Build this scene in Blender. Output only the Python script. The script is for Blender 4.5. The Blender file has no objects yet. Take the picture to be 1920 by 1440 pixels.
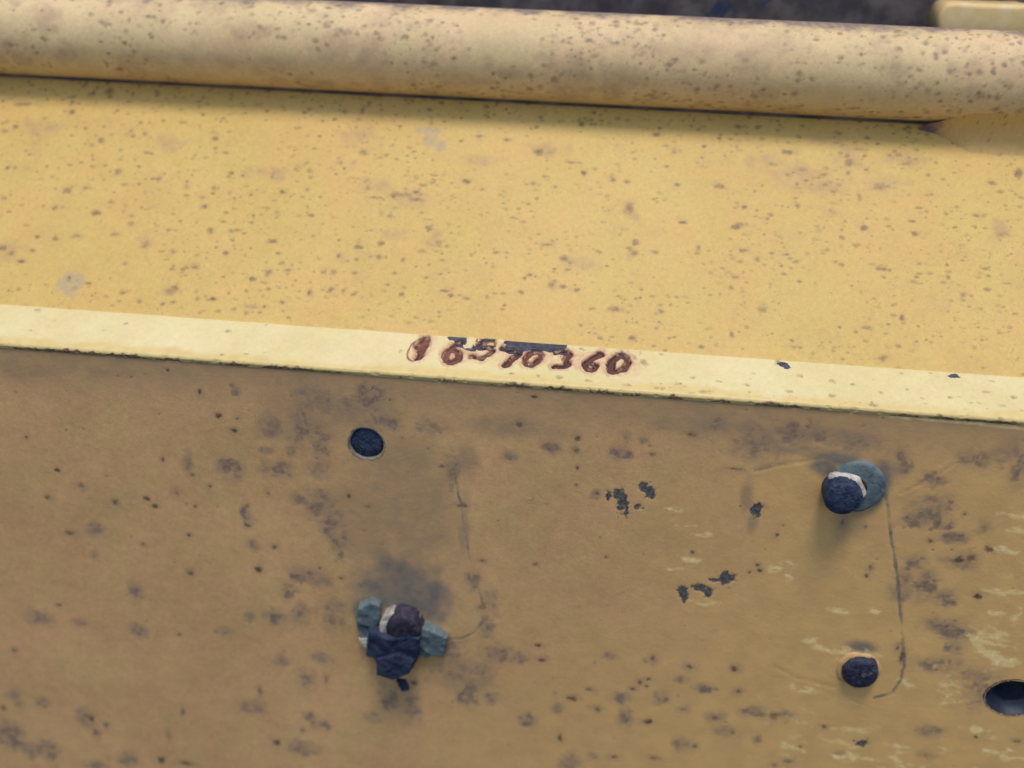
import bpy, bmesh, math
import numpy as np
from mathutils import Matrix, Vector

# ------------------------------------------------------------------ camera
MM = 0.001                                   # everything below is measured in millimetres on the steel itself
scene = bpy.context.scene
cam_data = bpy.data.cameras.new('camera')
cam = bpy.data.objects.new('camera', cam_data)
scene.collection.objects.link(cam)
R = Matrix(((0.99294530, -0.07493927, 0.09188982),
            (0.11490776, 0.41694861, -0.90163744),
            (0.02925472, 0.90583551, 0.42261826)))
cam.matrix_world = Matrix.Translation(Vector((31.549, -309.435, 144.581)) * MM) @ R.to_4x4()
cam_data.sensor_width = 36.0
cam_data.lens = 38.625
cam_data.clip_start = 0.01
cam_data.clip_end = 50.0
cam_data.dof.use_dof = True
cam_data.dof.focus_distance = 0.346
cam_data.dof.aperture_fstop = 5.4
scene.camera = cam

# ------------------------------------------------------------------ sky, sun, exposure
SUN_EL, SUN_AZ = 74.5, 172.0                 # veiled sun, high and a little in front of the steel
world = bpy.data.worlds.new('World')
scene.world = world
world.use_nodes = True
wn = world.node_tree
sky = wn.nodes.new('ShaderNodeTexSky')
sky.sky_type = 'NISHITA'
sky.sun_disc = False
sky.sun_elevation = math.radians(SUN_EL)
sky.sun_rotation = math.radians(SUN_AZ)
sky.dust_density = 1.5
sky.ozone_density = 1.0
wn.links.new(sky.outputs[0], wn.nodes['Background'].inputs[0])
wn.nodes['Background'].inputs[1].default_value = 0.095
sun_data = bpy.data.lights.new('sun', 'SUN')
sun_data.energy = 1.2
sun_data.angle = math.radians(16.0)
sun_data.color = (1.0, 0.93, 0.80)
sun = bpy.data.objects.new('sun', sun_data)
scene.collection.objects.link(sun)
_e, _a = math.radians(SUN_EL), math.radians(SUN_AZ)
_to = Vector((math.sin(_a) * math.cos(_e), math.cos(_a) * math.cos(_e), math.sin(_e)))
sun.rotation_euler = _to.to_track_quat('Z', 'Y').to_euler()
scene.view_settings.view_transform = 'Standard'
scene.view_settings.look = 'None'
scene.view_settings.exposure = 0.76
scene.view_settings.gamma = 1.0

# ------------------------------------------------------------------ measured wear marks and painted bolt shadows (mm on each face: u, v, half width, half height)
LOWER_SPECKS = [(-112.4,-5.4,0.72,0.77),(-102.3,-12.3,0.91,0.97),(-96.7,-20.5,1.09,0.99),(-92.0,-25.7,1.28,1.0),(-90.4,-21.0,0.91,0.79),(-165.4,-34.6,0.97,0.83),(-117.8,-38.9,0.76,1.25),(-107.7,-43.7,1.32,1.05),(-95.9,-44.1,0.75,0.84),(-102.2,-47.8,0.76,0.63),(-156.4,-46.7,1.17,1.07),(-148.3,-52.0,1.37,1.08),(-161.4,-57.8,1.19,1.54),(-137.1,-57.6,1.37,1.53),(-125.3,-54.9,1.16,1.08),(-122.7,-57.7,1.35,0.87),(-114.1,-51.7,1.53,1.5),(-108.1,-56.4,0.77,0.86),(-81.8,-48.5,0.93,1.05),(-89.9,-62.1,1.52,1.09),(-155.7,-72.1,2.0,1.36),(-111.4,-68.4,0.78,0.89),(-81.1,-70.1,1.34,1.11),(-128.8,-73.8,0.79,0.68),(-147.6,-80.7,1.01,1.15),(-112.4,-84.4,1.39,1.15),(-87.3,-80.1,1.36,1.59),(-164.5,-104.2,1.04,0.73),(-119.5,-112.1,0.82,0.98),(-158.4,-164.2,1.55,1.92),(-159.0,-157.6,1.1,2.17),(-153.5,-159.5,1.31,1.36),(-188.7,-153.6,1.56,1.62),(-194.7,-156.4,1.12,1.09),(-185.5,-127.2,1.3,1.28),(-90.6,-135.2,1.03,2.3),(-121.8,-148.7,0.85,2.38),(-128.8,-161.0,1.08,2.72),(-75.4,-151.7,1.04,1.31),(-86.0,-158.9,1.69,1.61),(-65.0,-126.2,0.81,1.99),(-133.2,-174.3,1.98,1.67),(-122.9,-174.8,3.06,1.11),(7.1,-4.8,1.18,0.74),(2.9,-15.1,1.19,1.14),(21.4,-18.3,1.01,1.15),(21.2,-22.7,1.19,1.16),(21.9,-28.9,0.69,0.78),(36.6,-16.5,1.17,1.33),(45.2,-21.9,1.51,0.77),(56.7,-13.8,1.64,1.12),(7.1,-42.3,1.58,0.81),(61.4,-57.0,0.69,1.04),(9.9,-67.4,0.9,0.86),(33.5,-62.1,0.71,0.63),(84.1,-61.9,1.03,0.83),(80.7,-62.9,0.86,0.63),(13.5,-107.5,1.69,0.94),(31.1,-118.4,1.32,1.2),(48.7,-113.1,1.3,1.18),(51.3,-111.1,1.11,0.94),(46.5,-116.2,1.3,0.95),(51.2,-114.4,0.93,0.94),(65.1,-104.0,1.63,1.38),(80.4,-103.0,1.62,1.37),(52.4,-102.1,1.28,1.84),(83.0,-112.8,1.27,1.17),(25.3,-123.3,1.9,1.45),(34.5,-127.0,1.71,1.22),(64.5,-123.1,1.48,1.2),(52.8,-130.2,1.69,1.22),(21.7,-141.9,1.17,2.27),(96.6,-121.8,2.18,1.9),(70.3,-139.6,1.32,1.49),(34.9,-149.5,1.94,1.28),(41.7,-148.6,1.55,1.02),(56.7,-147.0,1.91,1.01),(99.0,-144.4,1.3,1.0),(103.9,-141.9,1.66,1.24),(80.6,-37.7,2.0,0.99),(87.8,-47.8,0.84,1.01),(83.0,-59.9,0.85,0.83),(145.7,-51.1,1.62,1.6),(149.1,-50.0,1.78,1.6),(150.9,-38.6,1.28,1.94),(154.1,-46.2,1.61,0.99),(154.4,-64.3,1.48,1.23),(114.0,-124.5,1.08,0.95),(120.7,-136.3,1.45,1.22),(150.1,-132.8,2.13,1.44),(178.7,-122.3,1.38,0.93),(165.3,-122.2,0.87,0.7),(153.1,-45.3,0.64,0.79),(144.0,-34.3,0.8,0.96),(135.7,-45.1,1.3,0.99),(107.6,-41.0,0.66,1.58),(114.7,-41.8,0.82,0.99),(118.9,-57.1,0.83,1.23),(118.2,-60.3,0.84,1.24),(134.7,-91.3,0.86,2.2),(132.8,-87.8,0.68,1.31),(107.0,-134.5,0.73,0.73),(150.4,-91.2,0.85,1.31),(147.9,-92.2,1.7,0.88),(146.8,-95.3,0.85,0.88),(-22.0,-32.6,1.77,0.8),(-7.8,-87.4,1.86,1.58),(-15.5,-46.8,2.15,1.03),(-8.2,-68.0,1.28,0.86),(-57.7,-80.7,1.14,0.9),(-32.6,-123.4,1.57,1.47),(-36.2,-126.5,1.98,1.98),(-65.2,-77.0,1.15,0.89),(28.9,-37.8,0.86,1.0),(21.9,-35.4,0.69,0.6),(49.8,-103.6,0.92,0.92),(18.9,-121.7,0.95,0.72),(72.6,-68.5,1.04,0.85),(72.0,-24.8,2.31,0.96),(58.5,-119.0,0.93,0.95),(12.3,-101.1,1.68,0.93),(-53.7,-46.8,0.92,1.04),(-47.4,-50.4,1.28,0.84)]
LOWER_RUST = [(-90.3,-10.9,1.26,1.74),(-108.8,-39.7,1.69,2.92),(-95.5,-38.9,2.61,3.32),(-92.5,-40.2,2.61,3.32),(-63.1,-11.8,7.06,5.03),(-68.0,-22.0,4.66,5.95),(-62.9,-27.4,3.6,6.02),(-64.3,-37.6,3.28,2.87),(-78.0,-38.9,5.15,2.68),(-78.8,-22.9,3.62,4.38),(-81.2,-32.1,2.2,1.22),(-73.0,-31.7,1.82,1.62),(-71.3,-49.6,2.23,1.9),(-64.0,-51.0,4.81,4.66),(-60.6,-58.0,3.35,4.3),(-90.4,-56.8,1.89,3.02),(-145.1,-69.5,3.57,2.02),(-88.5,-70.0,1.92,2.0),(-133.3,-94.8,2.43,2.84),(-173.2,-111.2,3.58,2.72),(-157.4,-111.3,2.3,1.72),(-134.8,-112.5,2.27,2.71),(-102.3,-108.7,2.42,1.94),(-92.6,-101.1,1.99,1.9),(-82.8,-99.5,3.16,2.84),(-73.5,-97.3,2.74,3.52),(-61.7,-95.5,4.27,5.14),(-70.7,-81.0,4.61,3.17),(-65.4,-82.6,3.84,2.04),(-77.2,-87.3,2.53,3.68),(-81.7,-119.7,2.22,2.22),(-66.3,-116.1,2.99,2.19),(-72.5,-127.2,3.24,3.5),(-178.9,-151.7,2.43,2.69),(-189.8,-149.7,2.66,1.88),(-161.7,-156.6,3.51,3.25),(-94.9,-143.9,4.58,2.86),(-72.3,-144.8,2.06,2.07),(-68.4,-147.6,3.71,2.08),(-75.2,-160.9,5.24,3.22),(-194.4,-170.4,4.53,5.06),(-186.6,-176.2,4.53,3.97),(-178.8,-176.0,4.06,4.53),(-146.9,-176.2,3.99,3.37),(-160.8,-181.5,4.04,1.99),(-58.1,-66.4,3.0,4.82),(-46.3,-9.5,4.88,4.59),(-51.7,-12.8,4.57,3.47),(-41.3,-18.6,4.92,2.34),(-26.4,-18.3,4.18,3.1),(-18.5,-33.3,2.47,6.04),(-0.2,-26.6,2.08,1.57),(12.6,-22.5,2.73,1.74),(42.5,-17.1,1.67,1.33),(35.6,-22.4,2.69,1.92),(37.3,-102.8,2.03,1.85),(5.9,-107.8,3.02,2.36),(-2.7,-106.5,4.93,3.3),(-6.7,-96.4,2.63,4.62),(-7.3,-115.3,3.46,5.3),(-16.0,-117.6,6.96,6.32),(-19.9,-106.2,3.83,4.26),(-12.0,-125.7,4.28,4.43),(-33.7,-134.7,3.19,6.07),(-4.2,-127.1,2.72,2.46),(56.1,-118.9,2.04,2.38),(42.6,-120.6,3.0,2.16),(62.4,-110.2,2.56,1.63),(71.0,-113.1,2.92,1.88),(20.1,-128.4,1.73,1.96),(44.8,-129.3,2.08,2.94),(9.3,-135.3,2.33,2.5),(76.9,-125.1,2.95,1.92),(88.9,-121.1,3.28,1.9),(80.7,-130.7,3.33,2.19),(91.9,-133.4,1.66,1.95),(65.1,-139.0,2.83,2.73),(26.3,-153.3,3.14,3.36),(79.1,-14.6,7.28,4.87),(90.0,-10.8,6.4,3.7),(108.0,-12.0,6.34,3.32),(63.7,-9.4,3.9,2.22),(132.9,-34.5,5.77,5.04),(129.4,-37.8,3.55,2.73),(137.9,-38.9,2.89,1.75),(142.8,-43.4,3.87,1.97),(146.0,-51.1,4.22,2.4),(132.3,-53.6,2.63,2.43),(130.7,-58.9,2.98,2.87),(130.1,-65.3,3.33,3.33),(136.9,-60.4,2.97,3.29),(143.8,-65.9,3.31,2.49),(145.9,-67.8,2.32,1.66),(145.9,-76.8,5.01,2.55),(150.0,-80.2,4.35,2.14),(150.2,-85.7,2.7,2.6),(147.2,-92.7,5.1,2.64),(149.9,-121.9,3.51,2.35),(143.5,-14.3,3.73,2.57),(152.5,-11.6,3.69,3.64),(156.7,-16.8,2.16,4.06),(121.9,-18.2,2.53,3.73),(138.1,-62.3,3.31,4.13),(163.2,-103.2,4.43,4.95),(161.0,-96.6,5.08,2.66),(99.6,-120.9,2.54,1.9),(27.3,-38.9,0.86,1.0),(-41.6,-131.9,3.59,5.03),(-47.8,-141.6,2.83,2.05),(-5.1,-84.9,2.6,4.5),(-11.1,-76.7,2.22,3.98),(132.4,-22.9,3.48,2.25)]
LOWER_CHIPS = [(36.9,-40.4,1.38,4.03),(35.5,-37.7,1.2,2.4),(38.8,-42.8,0.86,2.83),(32.4,-38.4,1.03,1.6),(42.2,-41.9,1.37,1.01),(45.1,-35.2,1.53,2.18),(43.3,-33.8,1.19,1.38),(46.5,-36.7,0.85,1.39),(59.8,-73.2,1.76,1.94),(60.4,-75.7,1.06,1.95),(64.9,-71.1,2.8,1.28),(68.1,-72.7,1.75,1.93),(73.5,-65.6,2.25,1.9),(73.4,-67.3,1.39,1.27),(127.7,-130.0,2.16,1.44),(80.1,-39.3,1.5,2.38),(69.8,-67.3,1.39,0.63)]
LOWER_SCUFFS = [(160.2,-80.1,5.65,4.28),(164.2,-82.9,4.99,5.16),(160.2,-84.5,3.34,2.59),(159.7,-45.6,4.79,1.38),(163.9,-61.5,5.52,1.22),(159.8,-38.6,3.8,1.55),(157.0,-33.0,4.73,1.15),(153.5,-98.7,3.07,3.12),(152.0,-104.6,3.78,4.53),(106.1,-108.2,4.62,1.84),(105.3,-135.3,4.4,2.44),(130.9,-138.7,4.7,2.2),(122.4,-137.4,3.63,1.46),(173.3,-126.6,6.25,1.65),(178.3,-129.1,5.21,2.37),(168.9,-88.9,4.34,1.74),(91.6,-60.1,3.74,2.07),(93.7,-63.0,2.72,1.88),(115.2,-90.6,6.92,1.55),(105.9,-87.6,4.52,1.32),(111.9,-74.9,3.41,1.28),(62.8,-49.6,4.44,1.02),(56.5,-47.2,3.08,1.01),(60.4,-60.3,4.16,1.25),(53.7,-64.2,3.15,0.84),(67.3,-76.7,3.52,1.08),(54.2,-41.3,2.38,1.0),(125.8,-135.6,2.17,3.41),(144.9,-139.2,5.38,1.95),(123.0,-73.6,3.04,1.7),(161.5,-70.2,4.93,1.04),(164.8,-93.9,3.37,1.1),(138.3,-101.8,2.42,2.25),(7.1,-41.9,1.05,0.61),(162.7,-118.5,5.2,1.39),(167.3,-69.6,1.96,4.17)]
LOWER_GRIME_AND_SHADOW = [(98.8,-21.3,4.19,3.02),(103.3,-18.4,6.72,2.62),(117.0,-25.3,2.56,8.41),(120.6,-89.0,5.17,2.64),(-36.9,-78.4,12.35,8.99),(-43.6,-84.7,10.23,8.21),(-27.5,-86.3,8.27,10.06),(-48.5,-91.0,5.75,6.94),(-37.0,-87.4,15.11,8.25),(-38.0,-33.1,15.99,12.22),(-42.0,-51.9,18.19,14.95),(-29.3,-59.1,14.57,15.15),(-27.4,-44.3,10.75,12.51),(-47.8,-63.1,11.12,13.13),(114.3,-20.8,3.83,3.01),(111.4,-23.0,9.6,5.69),(-64.2,-17.7,15.96,9.86),(-46.4,-14.3,12.24,7.77),(76.5,-34.1,2.0,5.9),(79.5,-42.8,1.68,4.41),(-13.2,-28.8,3.5,7.97),(90.8,-16.4,12.85,1.87),(0.4,-15.9,20.36,4.99),(99.6,-9.9,28.35,2.94),(-124.1,-5.4,36.01,5.03),(-159.2,-8.3,14.87,5.9),(109.2,-40.8,6.56,7.95),(65.4,-10.2,28.99,4.46),(-14.7,-55.5,2.17,12.8)]
SLOPE_SPECKS = [(-158.7,86.7,1.8,1.58),(-164.6,85.7,1.2,1.36),(-170.6,77.3,1.59,1.34),(-190.5,79.5,2.01,1.35),(-190.4,70.0,1.2,1.11),(-193.8,67.7,1.39,1.1),(-157.0,66.5,1.57,1.53),(-160.3,64.1,1.18,1.09),(-188.4,52.8,0.98,1.07),(-185.8,53.0,0.98,1.07),(-115.6,69.6,1.35,1.52),(-164.6,45.3,1.93,1.68),(-158.1,46.8,1.16,1.26),(-186.6,40.6,1.75,1.26),(-166.8,38.3,1.15,1.25),(-148.0,53.7,1.54,1.49),(-132.4,51.9,1.34,1.48),(-121.8,49.7,1.33,1.26),(-106.7,56.0,1.33,1.27),(-147.0,70.9,1.18,1.32),(-141.5,70.1,1.17,1.31),(-115.3,45.9,1.32,1.04),(-113.9,42.2,1.32,1.03),(-87.9,41.8,1.49,1.23),(-75.6,41.4,1.48,1.02),(-138.0,33.8,1.51,1.23),(-139.3,36.8,1.14,1.03),(-170.6,26.7,1.14,1.02),(-163.7,26.4,1.33,1.22),(-143.3,29.3,2.26,1.02),(-131.8,26.6,1.87,2.02),(-109.8,32.9,1.12,1.42),(-102.7,33.6,1.12,1.22),(-121.6,24.4,1.12,1.2),(-102.7,25.0,1.11,1.2),(-137.0,18.7,1.3,1.19),(-86.8,30.6,1.66,1.01),(-178.4,19.6,1.52,1.21),(-182.2,21.4,1.52,1.62),(-173.8,16.8,1.51,1.0),(-119.0,9.4,1.65,1.36),(-117.4,10.9,1.83,1.17),(-135.4,7.6,1.11,0.97),(-129.2,5.2,1.65,0.97),(-120.7,4.7,0.91,0.97),(-115.4,18.8,1.29,0.99),(-112.4,19.0,1.29,0.99),(-91.6,16.2,1.64,1.18),(-86.9,19.1,1.82,1.38),(-80.3,20.2,1.64,0.98),(-63.9,26.8,1.27,1.39),(-67.5,20.9,1.09,1.38),(-64.8,20.7,1.09,1.18),(-57.6,30.4,1.46,1.4),(-68.7,62.8,1.13,1.27),(-64.3,63.1,0.94,1.06),(-67.4,60.7,0.94,1.06),(-61.4,67.6,1.88,1.28),(-24.3,58.3,1.84,1.25),(-57.8,53.5,1.67,1.25),(-47.4,46.3,1.47,1.23),(-48.4,51.0,0.92,1.03),(-34.5,39.4,1.45,1.61),(-30.6,33.2,1.8,1.2),(-50.0,32.4,1.27,1.2),(-50.2,27.3,1.27,1.19),(-41.9,26.9,0.9,0.99),(-27.0,16.6,2.48,0.97),(-24.1,14.8,1.41,0.96),(-18.7,14.3,1.76,0.96),(-60.1,14.1,0.9,1.16),(-64.6,13.8,1.08,1.16),(-71.6,12.5,1.08,1.16),(-40.7,14.2,1.07,0.96),(-27.3,8.8,0.7,0.76),(-95.9,4.8,0.9,0.96),(-90.6,6.0,2.53,0.77),(-86.1,6.3,1.08,0.77),(-80.0,8.3,1.08,0.96),(-83.6,83.8,1.16,1.33),(-70.4,83.9,1.15,1.54),(-64.4,84.9,0.96,2.2),(-40.5,86.4,1.33,1.32),(-109.3,7.5,0.91,0.97),(-103.8,7.9,1.46,0.97),(-40.9,53.0,1.11,1.04),(-55.4,49.9,2.22,0.83),(-46.3,51.6,4.43,1.24),(-40.5,49.9,3.68,0.82),(-155.3,11.7,1.12,0.99),(-92.2,55.5,1.13,1.05),(-79.4,58.9,1.51,1.27),(-87.4,49.8,1.13,1.04),(-78.8,51.5,0.94,1.04),(-98.5,48.0,0.94,1.04),(-91.9,43.2,1.87,0.82),(-156.4,27.9,1.89,1.02),(-151.9,37.0,1.72,1.24),(-171.1,21.1,1.33,1.01),(-0.3,71.7,1.47,1.49),(4.4,71.6,1.47,1.48),(46.3,75.1,1.63,1.48),(56.2,77.2,1.09,1.06),(67.4,77.5,1.26,1.06),(79.4,71.8,1.6,1.25),(26.2,62.5,1.63,1.24),(13.0,68.1,3.29,0.84),(16.1,64.1,1.64,1.25),(-0.9,58.8,1.46,1.04),(6.5,58.2,1.09,1.03),(47.9,61.8,1.43,1.03),(84.3,68.2,1.59,1.45),(89.6,70.4,1.42,1.45),(94.0,67.6,1.94,1.03),(104.3,76.5,1.95,1.67),(104.6,74.1,1.59,1.87),(110.8,71.8,1.23,1.24),(97.6,71.3,1.06,1.24),(88.0,56.5,1.4,1.21),(70.5,54.7,1.23,1.01),(99.4,54.7,2.26,1.2),(108.4,61.0,1.05,1.62),(125.3,53.1,1.2,0.99),(109.7,49.6,1.72,1.19),(126.0,48.6,1.37,1.18),(68.1,47.1,2.1,1.2),(69.8,48.2,1.75,1.0),(50.4,47.5,1.41,1.0),(32.3,51.7,1.79,2.43),(34.7,34.8,1.93,1.57),(5.8,36.1,1.6,1.19),(35.0,38.8,1.41,1.19),(82.1,44.5,1.56,1.38),(75.4,35.8,1.21,1.36),(70.9,38.4,1.73,1.18),(68.7,28.5,1.72,0.96),(84.8,38.0,1.38,0.98),(11.9,31.2,1.24,1.37),(13.7,27.4,1.58,0.97),(8.9,21.2,1.4,1.54),(12.5,20.9,1.58,0.96),(16.9,20.2,1.4,0.96),(38.0,18.9,0.52,0.57),(45.2,14.5,1.37,1.13),(30.5,14.1,2.76,1.14),(36.3,4.4,1.53,1.3),(102.0,13.2,0.67,0.74),(121.5,17.8,1.16,1.49),(117.0,15.4,0.66,0.74),(140.6,27.5,1.16,1.51),(151.5,69.3,1.38,1.42),(145.9,56.5,1.36,1.0),(148.4,56.7,1.36,1.0),(154.9,32.5,1.33,0.76),(160.3,73.6,1.72,1.84),(124.0,75.3,3.5,1.66),(108.2,79.5,1.77,1.05),(68.0,8.1,1.01,1.11),(77.5,17.7,1.7,1.51),(58.5,3.1,1.18,0.74),(87.9,5.4,2.33,0.92),(115.2,3.5,1.81,1.27),(115.2,34.8,1.69,0.96),(154.1,50.2,2.03,1.57),(43.8,8.5,0.85,0.75),(1.5,24.5,1.41,0.97),(-1.4,17.9,1.4,1.15),(67.1,24.5,1.03,0.96),(110.3,13.6,2.0,1.3),(111.2,16.8,1.0,1.12),(140.0,10.9,0.98,0.91),(62.2,62.0,2.85,1.64),(56.1,38.3,1.05,1.57),(13.6,83.6,1.3,1.08),(67.7,85.9,2.18,1.07),(39.6,81.1,1.64,1.28),(116.0,65.5,3.14,1.63),(85.0,77.0,2.5,1.26),(-11.8,75.7,1.67,0.86),(-21.3,76.6,1.31,1.29),(54.1,83.9,1.09,1.28)]
SLOPE_RUST = [(-178.6,20.2,4.55,2.82),(-131.9,27.0,2.62,2.82),(-46.0,36.1,3.64,2.01),(-56.0,54.1,5.57,2.5),(-42.4,50.8,7.36,2.89),(-33.1,36.0,2.53,4.4),(-62.9,26.2,2.54,2.38),(32.4,51.3,2.85,3.24),(104.6,75.5,5.3,4.57),(88.7,68.9,10.6,4.94),(124.0,76.4,7.01,2.9),(3.3,72.8,5.52,2.55),(76.2,73.3,5.36,2.92),(17.9,29.7,4.57,1.95),(-133.2,66.2,5.82,3.03),(-94.4,56.8,7.56,2.95),(-118.1,9.8,3.3,1.56),(95.8,64.2,7.02,3.27),(152.5,52.0,3.05,3.54),(116.8,66.6,5.23,2.86),(99.3,82.1,7.12,2.11),(-62.8,74.0,7.58,3.02),(-20.2,67.0,5.55,2.11),(-179.9,70.0,5.95,3.09)]
SLOPE_GREY = [(-154.4,9.7,5.21,4.7),(-38.9,74.0,3.38,3.86),(-40.4,77.6,5.65,1.73),(-34.8,71.4,2.24,2.56)]
EDGE_SPECKS = [(-160.7,7.1,1.06,0.73),(-130.3,13.5,1.06,0.74),(-136.6,9.8,1.24,0.73),(-162.7,16.7,2.52,1.01),(-95.1,13.5,1.58,0.73),(-83.6,17.5,1.23,0.74),(-80.7,5.1,1.37,0.71),(-86.9,3.9,1.37,0.71),(-94.5,2.7,1.37,0.7),(-37.4,10.0,0.85,1.19),(20.4,16.9,1.19,0.96),(39.2,17.1,1.01,0.96),(37.6,14.5,1.01,1.42),(40.2,12.9,1.51,1.88),(45.9,17.1,0.84,0.72),(82.8,16.8,2.0,1.18),(83.7,15.9,1.0,0.94),(82.5,17.2,1.0,1.18),(135.9,16.9,1.64,1.17),(129.5,17.4,0.99,0.7),(89.1,12.1,1.32,0.93),(98.8,10.8,1.64,0.92),(105.3,10.3,0.98,0.92),(113.1,7.7,1.62,0.91),(121.3,9.7,1.14,0.91),(125.6,6.1,1.61,0.9),(133.7,7.6,1.45,0.9),(141.4,6.2,2.24,0.89),(149.2,5.9,1.59,0.89),(145.4,11.1,1.29,0.91),(153.0,9.6,1.44,0.9),(64.3,7.2,1.64,0.92),(56.1,8.0,1.32,0.92),(72.5,6.5,1.64,0.91),(51.2,4.7,1.48,0.91),(36.4,2.7,1.65,0.91),(46.3,2.4,1.97,0.9),(59.4,2.2,1.63,0.9),(23.1,3.0,1.65,0.91),(14.7,3.7,1.33,0.92),(-0.5,4.0,1.34,0.69),(85.5,4.9,1.95,0.9),(98.3,4.6,1.62,0.9),(110.8,1.9,1.92,0.89),(74.3,11.7,1.32,0.7),(120.5,16.5,0.99,0.7),(147.8,15.8,1.46,0.93),(8.0,3.7,0.83,0.69)]
PAD_A = [(-18.85, -30.93), (-18.09, -37.27), (-15.7, -46.21), (-14.7, -55.48), (-12.73, -68.09), (-9.63, -78.7), (-7.43, -87.41), (-7.7, -93.12), (-10.44, -98.51), (-15.16, -101.39), (-19.92, -102.66)]
PAD_B = [(117.76, -27.19), (120.18, -32.78), (122.15, -40.49), (125.16, -51.28), (128.93, -63.32), (132.33, -77.91), (135.64, -91.89), (136.39, -100.19), (134.18, -106.92), (128.88, -109.47)]
PAD_C = [(77.83, -24.62), (84.96, -22.03), (92.89, -19.76), (98.38, -18.11)]
PAD_D = [(94.24, -100.39), (101.0, -103.7), (108.48, -105.55), (114.91, -106.36)]
PAD_E = [(123.71, -28.54), (129.42, -24.14), (133.58, -20.51), (136.95, -17.17)]
DIGITS = [('1', [[(-30.03, 16.37), (-30.43, 12.64), (-31.12, 7.72)], [(-32.1, 13.2), (-30.85, 15.05)]]), ('6', [[(-18.93, 16.02), (-21.38, 13.81), (-22.9, 10.25), (-22.1, 7.45), (-19.59, 6.75), (-18.01, 8.82), (-18.62, 11.65), (-20.81, 12.4)]]), ('5', [[(-8.25, 16.86), (-12.51, 16.18), (-12.72, 13.96), (-9.5, 14.53), (-7.47, 13.52), (-8.54, 11.23), (-11.07, 9.53), (-13.88, 9.97)]]), ('7', [[(-4.8, 14.28), (1.33, 13.45), (-0.88, 10.34), (-3.21, 7.01)]]), ('0', [[(6.58, 14.23), (4.25, 13.51), (2.84, 10.72), (3.6, 8.42), (5.62, 8.63), (7.59, 10.97), (8.03, 13.41), (6.58, 14.23)]]), ('3', [[(12.71, 14.62), (15.73, 15.41), (17.22, 13.87), (15.21, 11.51), (17.33, 10.54), (15.97, 8.51), (12.6, 8.4)]]), ('6', [[(26.67, 15.32), (24.07, 13.38), (21.92, 10.3), (23.09, 8.06), (25.08, 8.5), (25.79, 10.46), (24.25, 10.78)]]), ('0', [[(33.78, 15.81), (31.47, 14.61), (30.14, 11.14), (30.64, 8.14), (32.82, 8.13), (35.05, 10.47), (35.57, 13.84), (33.78, 15.81)]])]
NAVY_PATCH = [(-23.76, 17.76), (-21.87, 19.19), (-18.68, 19.02), (-15.88, 19.06), (-10.12, 19.15), (-4.88, 19.18), (4.66, 19.41), (15.19, 19.75), (15.85, 18.1), (15.37, 15.61), (16.0, 14.23), (12.86, 14.87), (10.36, 14.13), (7.18, 15.02), (3.44, 14.64), (1.07, 12.7), (-3.66, 13.43), (-6.97, 15.03), (-12.07, 14.27), (-13.5, 12.18), (-16.03, 12.89), (-19.25, 13.53), (-20.73, 16.33), (-22.91, 16.85)]
NAVY_GAPS = [(-15.5, 16.4, 1.89, 2.9), (-5.7, 17.1, 1.37, 2.9)]

# ------------------------------------------------------------------ helpers: noise, meshes, tags
rng = np.random.default_rng(7)
_LAT = np.random.default_rng(11).random((64, 256, 256)).astype(np.float32)

def vnoise(x, y, scale, seed=0):
    L = _LAT[seed % 64]
    xs, ys = x / scale + seed * 7.31 + 1000, y / scale + seed * 3.77 + 1000
    xi, yi = np.floor(xs).astype(np.int64), np.floor(ys).astype(np.int64)
    fx, fy = xs - xi, ys - yi
    fx = fx * fx * (3 - 2 * fx); fy = fy * fy * (3 - 2 * fy)
    a, b = xi % 256, (xi + 1) % 256
    c, d = yi % 256, (yi + 1) % 256
    return (L[a, c] * (1 - fx) + L[b, c] * fx) * (1 - fy) + (L[a, d] * (1 - fx) + L[b, d] * fx) * fy

def fbm(x, y, scale, seed=0, oct=4):
    s, t, amp = 0, 0, 1.0
    for k in range(oct):
        s = s + amp * vnoise(x, y, scale / 2 ** k, seed + k); t += amp; amp *= 0.55
    return s / t

def smooth(a, b, x):
    t = np.clip((x - a) / (b - a), 0, 1)
    return t * t * (3 - 2 * t)

def stamp(field, X, T, marks, soft=0.5, rough=0.5, nscale=1.0, seed=0, amount=1.0, grow=1.0):
    """add irregular blobs to a field sampled on the grid X (nx) by T (nt)"""
    for i, m in enumerate(marks):
        u, v, ru, rv = m[:4]
        ru *= grow; rv *= grow
        a = amount * (m[4] if len(m) > 4 else 1.0)
        i0, i1 = np.searchsorted(X, [u - 2 * ru, u + 2 * ru]); j0, j1 = np.searchsorted(T, [v - 2 * rv, v + 2 * rv])
        if i1 <= i0 or j1 <= j0: continue
        gx, gy = np.meshgrid(X[i0:i1], T[j0:j1], indexing='ij')
        d = np.sqrt(((gx - u) / ru) ** 2 + ((gy - v) / rv) ** 2)
        d = d + (fbm(gx + i * 3.1, gy - i * 1.7, nscale, seed, 3) - 0.5) * 2 * rough
        field[i0:i1, j0:j1] = np.maximum(field[i0:i1, j0:j1], a * smooth(1 + soft, 1 - soft, d))

def seg_dist(gx, gy, pts):
    d = np.full(gx.shape, 1e9, np.float32)
    for (ax, ay), (bx, by) in zip(pts[:-1], pts[1:]):
        vx, vy = bx - ax, by - ay
        t = np.clip(((gx - ax) * vx + (gy - ay) * vy) / (vx * vx + vy * vy + 1e-9), 0, 1)
        d = np.minimum(d, np.hypot(gx - ax - t * vx, gy - ay - t * vy))
    return d

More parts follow.
